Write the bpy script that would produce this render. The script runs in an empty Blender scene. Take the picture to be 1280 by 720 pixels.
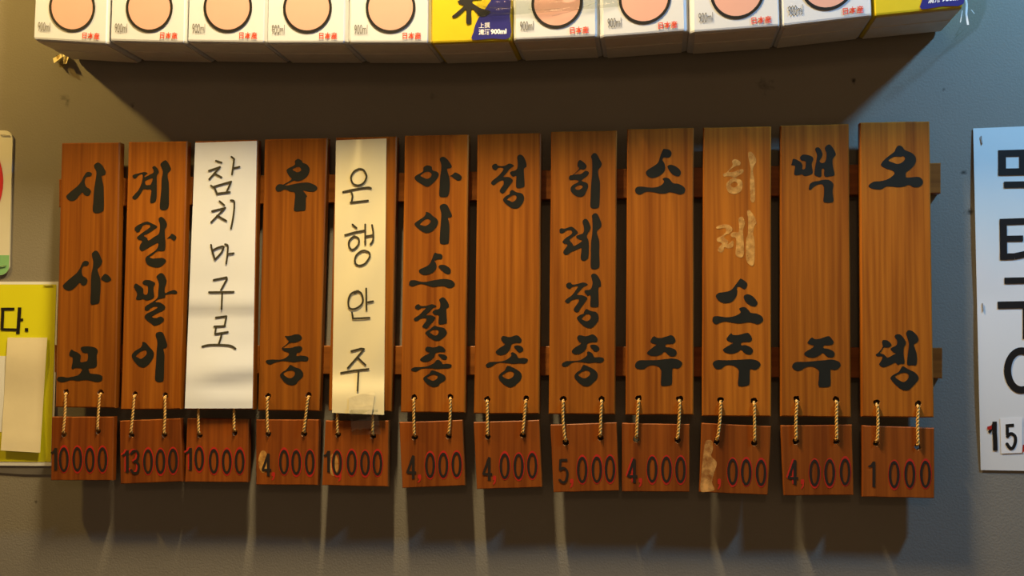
import bpy, bmesh, math, random
from mathutils import Vector, Matrix
from mathutils.geometry import tessellate_polygon
random.seed(7)
SC = bpy.context.scene
COL = SC.collection

# ------------------------------------------------------------------ camera
F = 1300.0                       # focal length in pixels of the 1280 x 720 frame
DIST = 1.18                      # camera to wall
ZC = 1.50                        # camera height
def unit(v): return Vector(v).normalized()
AX = unit((9360, -46, -1300))                     # wall's x axis in camera axes (right, down, forward)
UP = Vector((56, -25110, 1300)); UP = (UP - AX*UP.dot(AX)).normalized()
NY = -(UP.cross(AX))                               # into the wall
if NY.z < 0: NY = -NY
def P(px, py, d=0.0):
    """point at distance d in front of the wall seen at pixel px, py"""
    r = Vector(((px-640)/F, (py-360)/F, 1.0))
    w = Vector((r.dot(AX), r.dot(NY), r.dot(UP)))
    t = (DIST-d)/w.y
    return Vector((w.x*t, -DIST+w.y*t, ZC+w.z*t))
cam_d = bpy.data.cameras.new('camera'); cam = bpy.data.objects.new('camera', cam_d); COL.objects.link(cam)
cx = Vector((AX.x, NY.x, UP.x)); cdn = Vector((AX.y, NY.y, UP.y)); cf = Vector((AX.z, NY.z, UP.z))
cam.matrix_world = Matrix(((cx.x, -cdn.x, -cf.x, 0), (cx.y, -cdn.y, -cf.y, -DIST), (cx.z, -cdn.z, -cf.z, ZC), (0, 0, 0, 1)))
cam_d.sensor_width = 36; cam_d.lens = F/1280*36; cam_d.clip_start = 0.02
SC.camera = cam

# ------------------------------------------------------------------ light
SC.view_settings.view_transform = 'Standard'
SC.view_settings.look = 'None'
SC.view_settings.gamma = 1
SC.view_settings.exposure = 0.0
W = bpy.data.worlds.new('world'); SC.world = W; W.use_nodes = True
W.node_tree.nodes['Background'].inputs[0].default_value = (1.0, 0.60, 0.315, 1)
W.node_tree.nodes['Background'].inputs[1].default_value = 0.20
def area(name, loc, target, size, power, color, size_y=None):
    l = bpy.data.lights.new(name, 'AREA'); l.shape = 'ELLIPSE'; l.size = size; l.size_y = size_y or size; l.energy = power; l.color = color
    o = bpy.data.objects.new(name, l); COL.objects.link(o)
    o.location = loc; o.rotation_euler = (Vector(target)-Vector(loc)).to_track_quat('-Z', 'Y').to_euler()
    return o
area('ceiling_lamp', P(485, 60) + Vector((0, -0.34, 0.62)), P(520, 420), 0.035, 24.0, (1.0, 0.735, 0.375), 0.21)
area('left_lamp', P(80, 65) + Vector((-0.43, -0.32, 0.37)), P(200, 400), 0.05, 6.6, (1.0, 0.62, 0.155))
area('right_lamp', P(1185, 45) + Vector((0.42, -0.38, 0.44)), P(1150, 350), 0.075, 10.3, (0.25, 0.60, 1.0))
area('room_lamp', Vector((0.1, -2.4, ZC+1.0)), P(640, 360), 0.30, 2.4, (1.0, 0.62, 0.33))

# ------------------------------------------------------------------ materials
def mat(name, col, rough=0.6, noise=0.0, nscale=40, bump=0.0, bscale=200, spec=0.4, coat=0.0):
    m = bpy.data.materials.new(name); m.use_nodes = True
    N, L = m.node_tree.nodes, m.node_tree.links
    b = N['Principled BSDF']
    b.inputs['Base Color'].default_value = (*col, 1); b.inputs['Roughness'].default_value = rough
    b.inputs['Specular IOR Level'].default_value = spec; b.inputs['Coat Weight'].default_value = coat
    tc = N.new('ShaderNodeTexCoord')
    n = N.new('ShaderNodeTexNoise'); n.inputs['Scale'].default_value = nscale; n.inputs['Detail'].default_value = 4
    L.new(tc.outputs['Object'], n.inputs['Vector'])
    mx = N.new('ShaderNodeMix'); mx.data_type = 'RGBA'
    mx.inputs[6].default_value = (*[c*(1-noise) for c in col], 1)
    mx.inputs[7].default_value = (*[min(1, c*(1+noise)) for c in col], 1)
    L.new(n.outputs['Fac'], mx.inputs[0]); L.new(mx.outputs[2], b.inputs['Base Color'])
    if bump:
        n2 = N.new('ShaderNodeTexNoise'); n2.inputs['Scale'].default_value = bscale; n2.inputs['Detail'].default_value = 5
        L.new(tc.outputs['Object'], n2.inputs['Vector'])
        bp = N.new('ShaderNodeBump'); bp.inputs['Strength'].default_value = bump; bp.inputs['Distance'].default_value = 0.001
        L.new(n2.outputs['Fac'], bp.inputs['Height']); L.new(bp.outputs['Normal'], b.inputs['Normal'])
    return m
def wood(name, dark, light, horizontal=False, rough=0.42):
    m = bpy.data.materials.new(name); m.use_nodes = True
    N, L = m.node_tree.nodes, m.node_tree.links
    b = N['Principled BSDF']; b.inputs['Roughness'].default_value = rough
    b.inputs['Specular IOR Level'].default_value = 0.2
    tc = N.new('ShaderNodeTexCoord'); oi = N.new('ShaderNodeObjectInfo')
    off = N.new('ShaderNodeVectorMath'); off.operation = 'SCALE'; off.inputs[0].default_value = (3.1, 0, 7.7)
    L.new(oi.outputs['Random'], off.inputs['Scale'])
    ad = N.new('ShaderNodeVectorMath'); ad.operation = 'ADD'
    L.new(tc.outputs['Object'], ad.inputs[0]); L.new(off.outputs[0], ad.inputs[1])
    def nz(scale, detail, dist):
        mp = N.new('ShaderNodeMapping'); mp.inputs['Scale'].default_value = scale
        L.new(ad.outputs[0], mp.inputs['Vector'])
        n = N.new('ShaderNodeTexNoise'); n.inputs['Scale'].default_value = 1; n.inputs['Detail'].default_value = detail
        n.inputs['Distortion'].default_value = dist
        L.new(mp.outputs[0], n.inputs['Vector']); return n
    s1, s2 = ((5, 60, 130), (1.5, 10, 34)) if horizontal else ((230, 60, 5.0), (48, 10, 1.6))
    fine, broad = nz(s1, 4, 0.2), nz(s2, 2, 0.6)
    a = N.new('ShaderNodeMath'); a.operation = 'MULTIPLY_ADD'; a.inputs[1].default_value = 0.50
    L.new(fine.outputs['Fac'], a.inputs[0])
    s = N.new('ShaderNodeMath'); s.operation = 'MULTIPLY'; s.inputs[1].default_value = 0.50
    L.new(broad.outputs['Fac'], s.inputs[0]); L.new(s.outputs[0], a.inputs[2])
    cr = N.new('ShaderNodeValToRGB')
    cr.color_ramp.elements[0].position = 0.36; cr.color_ramp.elements[0].color = (*dark, 1)
    cr.color_ramp.elements[1].position = 0.64; cr.color_ramp.elements[1].color = (*light, 1)
    L.new(a.outputs[0], cr.inputs[0])
    hsv = N.new('ShaderNodeHueSaturation')
    L.new(oi.outputs['Color'], hsv.inputs['Value'])       # each plank's own stain depth
    L.new(cr.outputs[0], hsv.inputs['Color']); L.new(hsv.outputs[0], b.inputs['Base Color'])
    bp = N.new('ShaderNodeBump'); bp.inputs['Strength'].default_value = 0.15; bp.inputs['Distance'].default_value = 0.0005
    L.new(fine.outputs['Fac'], bp.inputs['Height']); L.new(bp.outputs['Normal'], b.inputs['Normal'])
    return m
def clear(name, tint, gloss=0.10, rough=0.08):
    m = bpy.data.materials.new(name); m.use_nodes = True
    N, L = m.node_tree.nodes, m.node_tree.links
    N.remove(N['Principled BSDF']); out = N['Material Output']
    t = N.new('ShaderNodeBsdfTransparent'); t.inputs[0].default_value = (*tint, 1)
    g = N.new('ShaderNodeBsdfGlossy'); g.inputs['Roughness'].default_value = rough
    n = N.new('ShaderNodeTexNoise'); n.inputs['Scale'].default_value = 120; n.inputs['Detail'].default_value = 3
    tc = N.new('ShaderNodeTexCoord'); L.new(tc.outputs['Object'], n.inputs['Vector'])
    bp = N.new('ShaderNodeBump'); bp.inputs['Strength'].default_value = 0.5; bp.inputs['Distance'].default_value = 0.002
    L.new(n.outputs['Fac'], bp.inputs['Height']); L.new(bp.outputs['Normal'], g.inputs['Normal'])
    mx = N.new('ShaderNodeMixShader'); mx.inputs[0].default_value = gloss
    L.new(t.outputs[0], mx.inputs[1]); L.new(g.outputs[0], mx.inputs[2]); L.new(mx.outputs[0], out.inputs[0])
    return m
def wall_material():
    m = mat('wall_paint', (0.21, 0.20, 0.17), 0.75, 0.10, 9, 0.38, 420, 0.25)
    N, L = m.node_tree.nodes, m.node_tree.links
    b = N['Principled BSDF']; src = b.inputs['Base Color'].links[0].from_socket
    tc = N.new('ShaderNodeTexCoord'); wob = N.new('ShaderNodeTexNoise'); wob.inputs['Scale'].default_value = 150
    L.new(tc.outputs['Object'], wob.inputs['Vector'])
    for px, py, r, k in ((80, 122, .008, .35), (84, 130, .006, .3), (166, 133, .005, .5), (1067, 101, .004, .8), (956, 106, .011, .4), (541, 119, .006, .4), (1205, 215, .004, .8), (1212, 265, .006, .8), (45, 627, .003, .7), (1180, 112, .003, .5)):
        d = N.new('ShaderNodeVectorMath'); d.operation = 'DISTANCE'; d.inputs[1].default_value = P(px, py)
        L.new(tc.outputs['Object'], d.inputs[0])
        w = N.new('ShaderNodeMath'); w.operation = 'MULTIPLY_ADD'; w.inputs[1].default_value = r*2.4
        L.new(wob.outputs['Fac'], w.inputs[0]); L.new(d.outputs['Value'], w.inputs[2])
        mr = N.new('ShaderNodeMapRange'); mr.inputs[1].default_value = r*1.2; mr.inputs[2].default_value = r*2.0
        mr.inputs[3].default_value = 1-k; mr.inputs[4].default_value = 1
        L.new(w.outputs[0], mr.inputs[0])
        mu = N.new('ShaderNodeVectorMath'); mu.operation = 'SCALE'
        L.new(src, mu.inputs[0]); L.new(mr.outputs[0], mu.inputs['Scale']); src = mu.outputs[0]
    L.new(src, b.inputs['Base Color'])
    return m
M_WALL = wall_material()
M_FLOOR = mat('floor_tile', (0.12, 0.10, 0.08), 0.5, 0.2, 6)
M_CEIL = mat('ceiling_paint', (0.35, 0.34, 0.32), 0.8, 0.05, 6)
M_WOOD = wood('stained_board_wood', (0.172, 0.045, 0.004), (0.355, 0.115, 0.0095))
M_TAGW = wood('stained_tag_wood', (0.140, 0.032, 0.004), (0.27, 0.072, 0.008))
M_RAIL = wood('rail_wood', (0.15, 0.046, 0.007), (0.30, 0.102, 0.016), True)
M_HOLE = mat('bare_wood_hole', (0.42, 0.24, 0.10), 0.8, 0.2)
M_INK = mat('black_brush_paint', (0.013, 0.014, 0.011), 0.55, 0.25, 60, spec=0.15)
M_PEN = mat('felt_pen_ink', (0.035, 0.030, 0.012), 0.6, 0.2, 90)
def worn(name, col, lo, hi, scale):
    m = mat(name, col, 0.65, 0.3, scale)
    N, L = m.node_tree.nodes, m.node_tree.links
    n = N.new('ShaderNodeTexNoise'); n.inputs['Scale'].default_value = scale; n.inputs['Detail'].default_value = 3
    tc = N.new('ShaderNodeTexCoord'); L.new(tc.outputs['Object'], n.inputs['Vector'])
    mr = N.new('ShaderNodeMapRange'); mr.inputs[1].default_value = .35; mr.inputs[2].default_value = .65; mr.inputs[3].default_value = lo; mr.inputs[4].default_value = hi
    L.new(n.outputs['Fac'], mr.inputs[0]); L.new(mr.outputs[0], N['Principled BSDF'].inputs['Alpha'])
    return m
M_GHOST = worn('scraped_bare_wood', (0.60, 0.31, 0.065), 0.45, 0.90, 130)
M_SCRAPE = worn('sanded_pale_wood', (0.62, 0.32, 0.085), 0.15, 0.95, 90)
M_DIGIT = mat('black_digit_vinyl', (0.020, 0.015, 0.011), 0.5, 0.2, 60, spec=0.25)
M_RED = mat('red_digit_vinyl', (0.42, 0.022, 0.013), 0.5, 0.25, 120, spec=0.2)
M_CORD = mat('gold_cord', (0.62, 0.36, 0.09), 0.55, 0.25, 300)
M_PAPER = mat('white_paper', (0.70, 0.75, 0.80), 0.65, 0.03, 20, 0.1, 60)
M_YPAPER = mat('cream_paper', (0.74, 0.67, 0.41), 0.65, 0.05, 25, 0.1, 60)
M_TAPEY = mat('yellowed_tape', (0.74, 0.66, 0.40), 0.3, 0.2, 90, 0.4, 90)
M_CART = mat('carton_white', (0.56, 0.59, 0.63), 0.38, 0.03, 40, 0.15, 50)
M_CARTY = mat('carton_yellow', (0.58, 0.44, 0.012), 0.35, 0.06, 60, 0.3, 60)
M_BLUE = mat('carton_blue_print', (0.018, 0.018, 0.16), 0.35, 0.05, 60)
M_PEACH = mat('peach_print', (0.60, 0.33, 0.26), 0.4, 0.03, 60)
M_BLACK = mat('black_print', (0.010, 0.009, 0.008), 0.5, 0.1, 60, spec=0.25)
M_GREY = mat('grey_print', (0.12, 0.115, 0.10), 0.5, 0.1, 60)
M_ORED = mat('red_print', (0.58, 0.055, 0.018), 0.45, 0.05, 60)
M_SRED = mat('sign_red', (0.50, 0.022, 0.028), 0.45, 0.05, 60)
M_WHITE = mat('white_print', (0.80, 0.80, 0.80), 0.45, 0.03, 60)
M_BASE = mat('carton_base_board', (0.62, 0.58, 0.50), 0.6, 0.12, 70, 0.3, 80)
M_YPOST = mat('yellow_poster_print', (0.64, 0.66, 0.012), 0.4, 0.05, 15)
M_GREEN = mat('green_print', (0.20, 0.47, 0.22), 0.45, 0.05, 20)
M_SIGN = mat('sign_cream', (0.62, 0.63, 0.56), 0.4, 0.05, 20)
M_SLIP = mat('beige_slip_paper', (0.70, 0.66, 0.49), 0.6, 0.08, 30, 0.3, 40)
M_BACK = mat('grey_backing_sheet', (0.13, 0.125, 0.12), 0.4, 0.25, 25)
M_STAPLE = mat('steel_staple', (0.32, 0.30, 0.27), 0.35, 0.1); M_STAPLE.node_tree.nodes['Principled BSDF'].inputs['Metallic'].default_value = 0.9
M_CLEAR = clear('clear_tape_film', (0.93, 0.94, 0.92), 0.07)
M_GLINT = mat('painted_tape_glint', (0.80, 0.80, 0.78), 0.15, 0.05, 200, spec=0.8)  # near-white colour stands in for the bright glint on clear tape
M_CLEARY = clear('aged_clear_tape', (0.86, 0.80, 0.62), 0.10)
def gradient_poster():
    m = mat('blue_to_white_poster_print', (0.7, 0.7, 0.7), 0.28, 0.03, 12)
    N, L = m.node_tree.nodes, m.node_tree.links
    tc = N.new('ShaderNodeTexCoord'); sp = N.new('ShaderNodeSeparateXYZ'); L.new(tc.outputs['Generated'], sp.inputs[0])
    no = N.new('ShaderNodeTexNoise'); no.inputs['Scale'].default_value = 3; L.new(tc.outputs['Generated'], no.inputs['Vector'])
    ad = N.new('ShaderNodeMath'); ad.operation = 'MULTIPLY_ADD'; ad.inputs[1].default_value = 0.14
    L.new(no.outputs['Fac'], ad.inputs[0]); L.new(sp.outputs['Z'], ad.inputs[2])
    cr = N.new('ShaderNodeValToRGB'); e = cr.color_ramp.elements
    e[0].position = 0.0; e[0].color = (0.70, 0.71, 0.70, 1); e[1].position = 1.0; e[1].color = (0.60, 0.69, 0.70, 1)
    x = e.new(0.62); x.color = (0.72, 0.72, 0.72, 1); x = e.new(0.80); x.color = (0.63, 0.70, 0.71, 1)
    L.new(ad.outputs[0], cr.inputs[0]); L.new(cr.outputs[0], N['Principled BSDF'].inputs['Base Color'])
    return m
M_RPOST = gradient_poster()

# ------------------------------------------------------------------ mesh helpers
def thing(name, label, cat, loc, group=None):
    o = bpy.data.objects.new(name, None); COL.objects.link(o); o.location = loc
    o.empty_display_size = 0.01
    o['label'] = label; o['category'] = cat
    if group: o['group'] = group
    return o
def link(name, verts, faces, m, parent=None, label=None, org=None, smooth=False):
    """one mesh object; verts are world points, stored relative to its thing's base"""
    base = parent
    while base is not None and base.parent is not None: base = base.parent
    o0 = Vector(base.location) if base is not None else (Vector(org) if org is not None else Vector((0, 0, 0)))
    me = bpy.data.meshes.new(name)
    used = sorted({i for f in faces for i in f}); ix = {v: k for k, v in enumerate(used)}
    me.from_pydata([tuple(Vector(verts[i])-o0) for i in used], [], [tuple(ix[i] for i in f) for f in faces])
    bm = bmesh.new(); bm.from_mesh(me); bmesh.ops.recalc_face_normals(bm, faces=bm.faces); bm.to_mesh(me); bm.free()
    me.materials.append(m)
    if smooth:
        for p in me.polygons: p.use_smooth = True
        me.set_sharp_from_angle(angle=0.7)
    o = bpy.data.objects.new(name, me); COL.objects.link(o)
    if parent is not None: o.parent = parent
    else: o.location = o0
    if label: o['label'] = label
    return o
def tag(o, label, cat, group=None):
    o['label'] = label; o['category'] = cat
    if group: o['group'] = group
def cr_closed(pts, n=4):
    out = []; k = len(pts)
    for i in range(k):
        p0, p1, p2, p3 = (pts[(i+j-1) % k] for j in range(4))
        for s in range(n):
            t = s/n
            out.append(tuple(0.5*(2*p1[a]+(p2[a]-p0[a])*t+(2*p0[a]-5*p1[a]+4*p2[a]-p3[a])*t*t+(3*p1[a]-p0[a]-3*p2[a]+p3[a])*t**3) for a in (0, 1)))
    return out
def cr_open(pts, n=5):
    if len(pts) == 2: return list(pts)
    q = [pts[0]]+list(pts)+[pts[-1]]; out = []
    for i in range(1, len(q)-2):
        p0, p1, p2, p3 = q[i-1:i+3]
        for s in range(n):
            t = s/n
            out.append(tuple(0.5*(2*p1[a]+(p2[a]-p0[a])*t+(2*p0[a]-5*p1[a]+4*p2[a]-p3[a])*t*t+(3*p1[a]-p0[a]-3*p2[a]+p3[a])*t**3) for a in (0, 1)))
    return out+[pts[-1]]
class Flat:
    """collects flat print outlines given in pixels; d(px,py) is the depth of the surface printed on"""
    def __init__(s): s.v = []; s.f = []
    def poly(s, loops, d, pf=P):
        base = len(s.v); flat = [p for l in loops for p in l]; s.k = getattr(s, 'k', 0)+1; e = 5e-6*(s.k % 40)
        dd = (lambda x, y: d(x, y)+e) if callable(d) else (lambda x, y: d+e)
        s.v += [pf(x, y, dd(x, y)) for x, y in flat]
        for t in tessellate_polygon([[Vector((x, y, 0)) for x, y in l] for l in loops]):
            s.f.append(tuple(base+i for i in t))
    def stroke(s, pts, w, d, smooth=True, pf=P, square=False):
        pts = cr_open(pts) if smooth else list(pts)
        r = w/2
        for (x0, y0), (x1, y1) in zip(pts, pts[1:]):
            L = math.hypot(x1-x0, y1-y0) or 1e-6
            nx, ny = -(y1-y0)/L*r, (x1-x0)/L*r
            s.poly([[(x0+nx, y0+ny), (x1+nx, y1+ny), (x1-nx, y1-ny), (x0-nx, y0-ny)]], d, pf)
        if not square:
            for x, y in pts: s.poly([[(x+r*math.cos(a*math.pi/5), y+r*math.sin(a*math.pi/5)) for a in range(10)]], d, pf)
    def ring(s, x, y, rx, ry, w, d, pf=P, n=28):
        o = [(x+rx*math.cos(2*math.pi*k/n), y+ry*math.sin(2*math.pi*k/n)) for k in range(n)]
        i = [(x+(rx-w)*math.cos(2*math.pi*k/n), y+(ry-w)*math.sin(2*math.pi*k/n)) for k in range(n)]
        dd = d if callable(d) else (lambda a, b: d)
        b = len(s.v); s.v += [pf(u, v, dd(u, v)) for u, v in o+i]
        s.f += [(b+k, b+(k+1) % n, b+n+(k+1) % n, b+n+k) for k in range(n)]
    def build(s, name, m, parent, label=None): return link(name, s.v, s.f, m, parent, label)
def prism(quad, d_front, d_back, bev, holes=(), rag=0.0):
    """plate facing the camera: px outline, front and back depth, softened edge, through holes (px, py, r)"""
    n = len(quad); cxx = sum(p[0] for p in quad)/n; cyy = sum(p[1] for p in quad)/n
    out = []
    k = 6
    for i in range(n):
        a, b = quad[i], quad[(i+1) % n]
        for j in range(k):
            t = j/k; out.append((a[0]+(b[0]-a[0])*t, a[1]+(b[1]-a[1])*t))
    out = [P(x, y, d_front) for x, y in out]
    c = P(cxx, cyy, d_front)
    if rag:
        out = [Vector((p.x+random.uniform(-rag, rag), p.y, p.z+random.uniform(-rag, rag))) for p in out]
    # true edge test: vertices on left or right edges, top or bottom edges
    N = len(out); F0 = []
    for i in range(N):
        e = i//k; q = out[i].copy()
        edges = {e} | ({(e-1) % n} if i % k == 0 else set())
        for g in edges:
            a, b = P(*quad[g], d_front), P(*quad[(g+1) % n], d_front)
            t = (b-a).normalized(); nn = Vector((-t.z, 0, t.x))
            if (c-a).dot(nn) < 0: nn = -nn
            q += nn*bev
        F0.append(q)
    V = F0+[Vector((p.x, p.y+bev, p.z)) for p in out]+[Vector((p.x, -d_back, p.z)) for p in out]
    Fc = []
    for i in range(N):
        j = (i+1) % N
        Fc.append((i, j, N+j, N+i)); Fc.append((N+i, N+j, 2*N+j, 2*N+i))
    loops_f = [list(range(N))]; loops_b = [list(range(2*N, 3*N))]
    walls = []
    for hx, hy, hr in holes:
        h = 12; b = len(V); cc = P(hx, hy, d_front)
        rr = [hr*random.uniform(.85, 1.2) for _ in range(h)]
        V += [cc+Vector((rr[q]*math.cos(2*math.pi*q/h), 0, rr[q]*math.sin(2*math.pi*q/h))) for q in range(h)]
        V += [Vector((p.x, -d_back, p.z)) for p in V[b:b+h]]
        loops_f.append(list(range(b, b+h))); loops_b.append(list(range(b+h, b+2*h)))
        walls.append([(b+q, b+(q+1) % h, b+h+(q+1) % h, b+h+q) for q in range(h)])
    for loops in (loops_f, loops_b):
        flat = [i for l in loops for i in l]
        for t in tessellate_polygon([[Vector((V[i].x, V[i].z, 0)) for i in l] for l in loops]):
            Fc.append(tuple(flat[q] for q in t))
    return V, Fc, walls
def tube(path, r, n=6, close=True):
    V, Fc = [], []
    for i, p in enumerate(path):
        a = path[max(0, i-1)]; b = path[min(len(path)-1, i+1)]
        t = (b-a).normalized(); u = t.cross(Vector((0, 1, 0.13))).normalized(); w = t.cross(u)
        for k in range(n):
            V.append(p+(u*math.cos(2*math.pi*k/n)+w*math.sin(2*math.pi*k/n))*r)
    for i in range(len(path)-1):
        for k in range(n):
            Fc.append((i*n+k, i*n+(k+1) % n, (i+1)*n+(k+1) % n, (i+1)*n+k))
    if close:
        Fc.append(tuple(range(n))); Fc.append(tuple(range((len(path)-1)*n, len(path)*n)))
    return V, Fc
def box(lo, hi):
    V = [Vector((x, y, z)) for x in (lo[0], hi[0]) for y in (lo[1], hi[1]) for z in (lo[2], hi[2])]
    return V, [(0, 1, 3, 2), (4, 6, 7, 5), (0, 4, 5, 1), (2, 3, 7, 6), (0, 2, 6, 4), (1, 5, 7, 3)]
def sheet(corner, d, nu, nv, thick=0.0003):
    """thin sheet from four px corners TL TR BR BL and a depth function of (u, v)"""
    (a, b, c, e) = corner; V = []
    for lay in (0, 1):
        for j in range(nv+1):
            for i in range(nu+1):
                u, v = i/nu, j/nv
                x = (a[0]*(1-u)+b[0]*u)*(1-v)+(e[0]*(1-u)+c[0]*u)*v
                y = (a[1]*(1-u)+b[1]*u)*(1-v)+(e[1]*(1-u)+c[1]*u)*v
                p = P(x, y, d(u, v)); V.append(Vector((p.x, p.y+thick*lay, p.z)))
    m = (nu+1)*(nv+1); Fc = []
    for j in range(nv):
        for i in range(nu):
            q = j*(nu+1)+i
            Fc.append((q, q+1, q+nu+2, q+nu+1)); Fc.append((m+q, m+q+nu+1, m+q+nu+2, m+q+1))
    rim = [i for i in range(nu)]+[(nu)+(nu+1)*j for j in range(nv)]+[nv*(nu+1)+nu-i for i in range(nu)]+[(nv-j)*(nu+1) for j in range(nv)]
    for x, y in zip(rim, rim[1:]+rim[:1]): Fc.append((x, y, m+y, m+x))
    return V, Fc
def text_mesh(s, size, place, sx=1.0, bold=0.0):
    cu = bpy.data.curves.new('t', 'FONT'); cu.body = s; cu.size = size; cu.offset = bold; cu.resolution_u = 3
    o = bpy.data.objects.new('t', cu); COL.objects.link(o)
    dg = bpy.context.evaluated_depsgraph_get(); dg.update()
    me = bpy.data.meshes.new_from_object(o.evaluated_get(dg))
    V = [place(v.co.x*sx, v.co.y) for v in me.vertices]; Fc = [tuple(p.vertices) for p in me.polygons]
    bpy.data.objects.remove(o); bpy.data.curves.remove(cu); bpy.data.meshes.remove(me)
    return V, Fc

# ------------------------------------------------------------------ structure
def struct(name, V, Fc, m):
    o = link(name, V, Fc, m); o['kind'] = 'structure'; return o
struct('wall_back', *box((-2.4, 0, 0), (2.4, 0.12, 2.75)), M_WALL)
struct('floor', *box((-2.4, -3.0, -0.1), (2.4, 0.12, 0)), M_FLOOR)
struct('ceiling', *box((-2.4, -3.0, 2.75), (2.4, 0.12, 2.85)), M_CEIL)

# ------------------------------------------------------------------ brush lettering (outlines at 8 units per pixel)
def pts(s): return [tuple(float(c) for c in p.split(',')) for p in s.split()]
JONG = ("252,175 265,150 295,148 340,155 395,138 435,155 455,185 440,200 400,200 355,212 340,250 300,285 250,300 210,290 203,270 240,240 290,215 285,200 260,190",
 "380,225 410,220 455,232 472,255 455,275 425,275 400,250",
 "360,285 385,278 415,298 428,320 470,318 510,325 515,345 490,362 430,365 370,370 310,362 250,362 200,372 160,395 115,385 115,368 145,352 210,350 280,340 340,310",
 "305,395 325,382 380,400 440,430 458,465 440,490 405,510 380,540 330,550 280,525 245,490 233,460 270,430 295,415|268,455 310,430 355,428 378,445 365,470 330,488 300,475")
JONG2 = ("250,150 265,122 295,122 340,130 405,112 440,132 457,165 440,190 395,190 355,205 340,255 300,295 250,312 210,302 198,275 235,240 290,205 270,185",
 "380,225 410,213 450,222 473,250 462,275 430,285 405,262",
 "350,290 370,282 405,305 425,340 475,338 515,350 515,375 485,395 430,393 370,398 310,390 240,385 190,400 160,425 120,435 98,420 110,395 150,378 210,378 280,368 330,340 352,315",
 "300,435 320,417 370,435 430,470 457,510 445,560 405,600 375,625 335,632 285,610 235,560 225,525 250,490 285,465|262,515 300,485 345,472 378,490 370,525 330,550 290,540")
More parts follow.
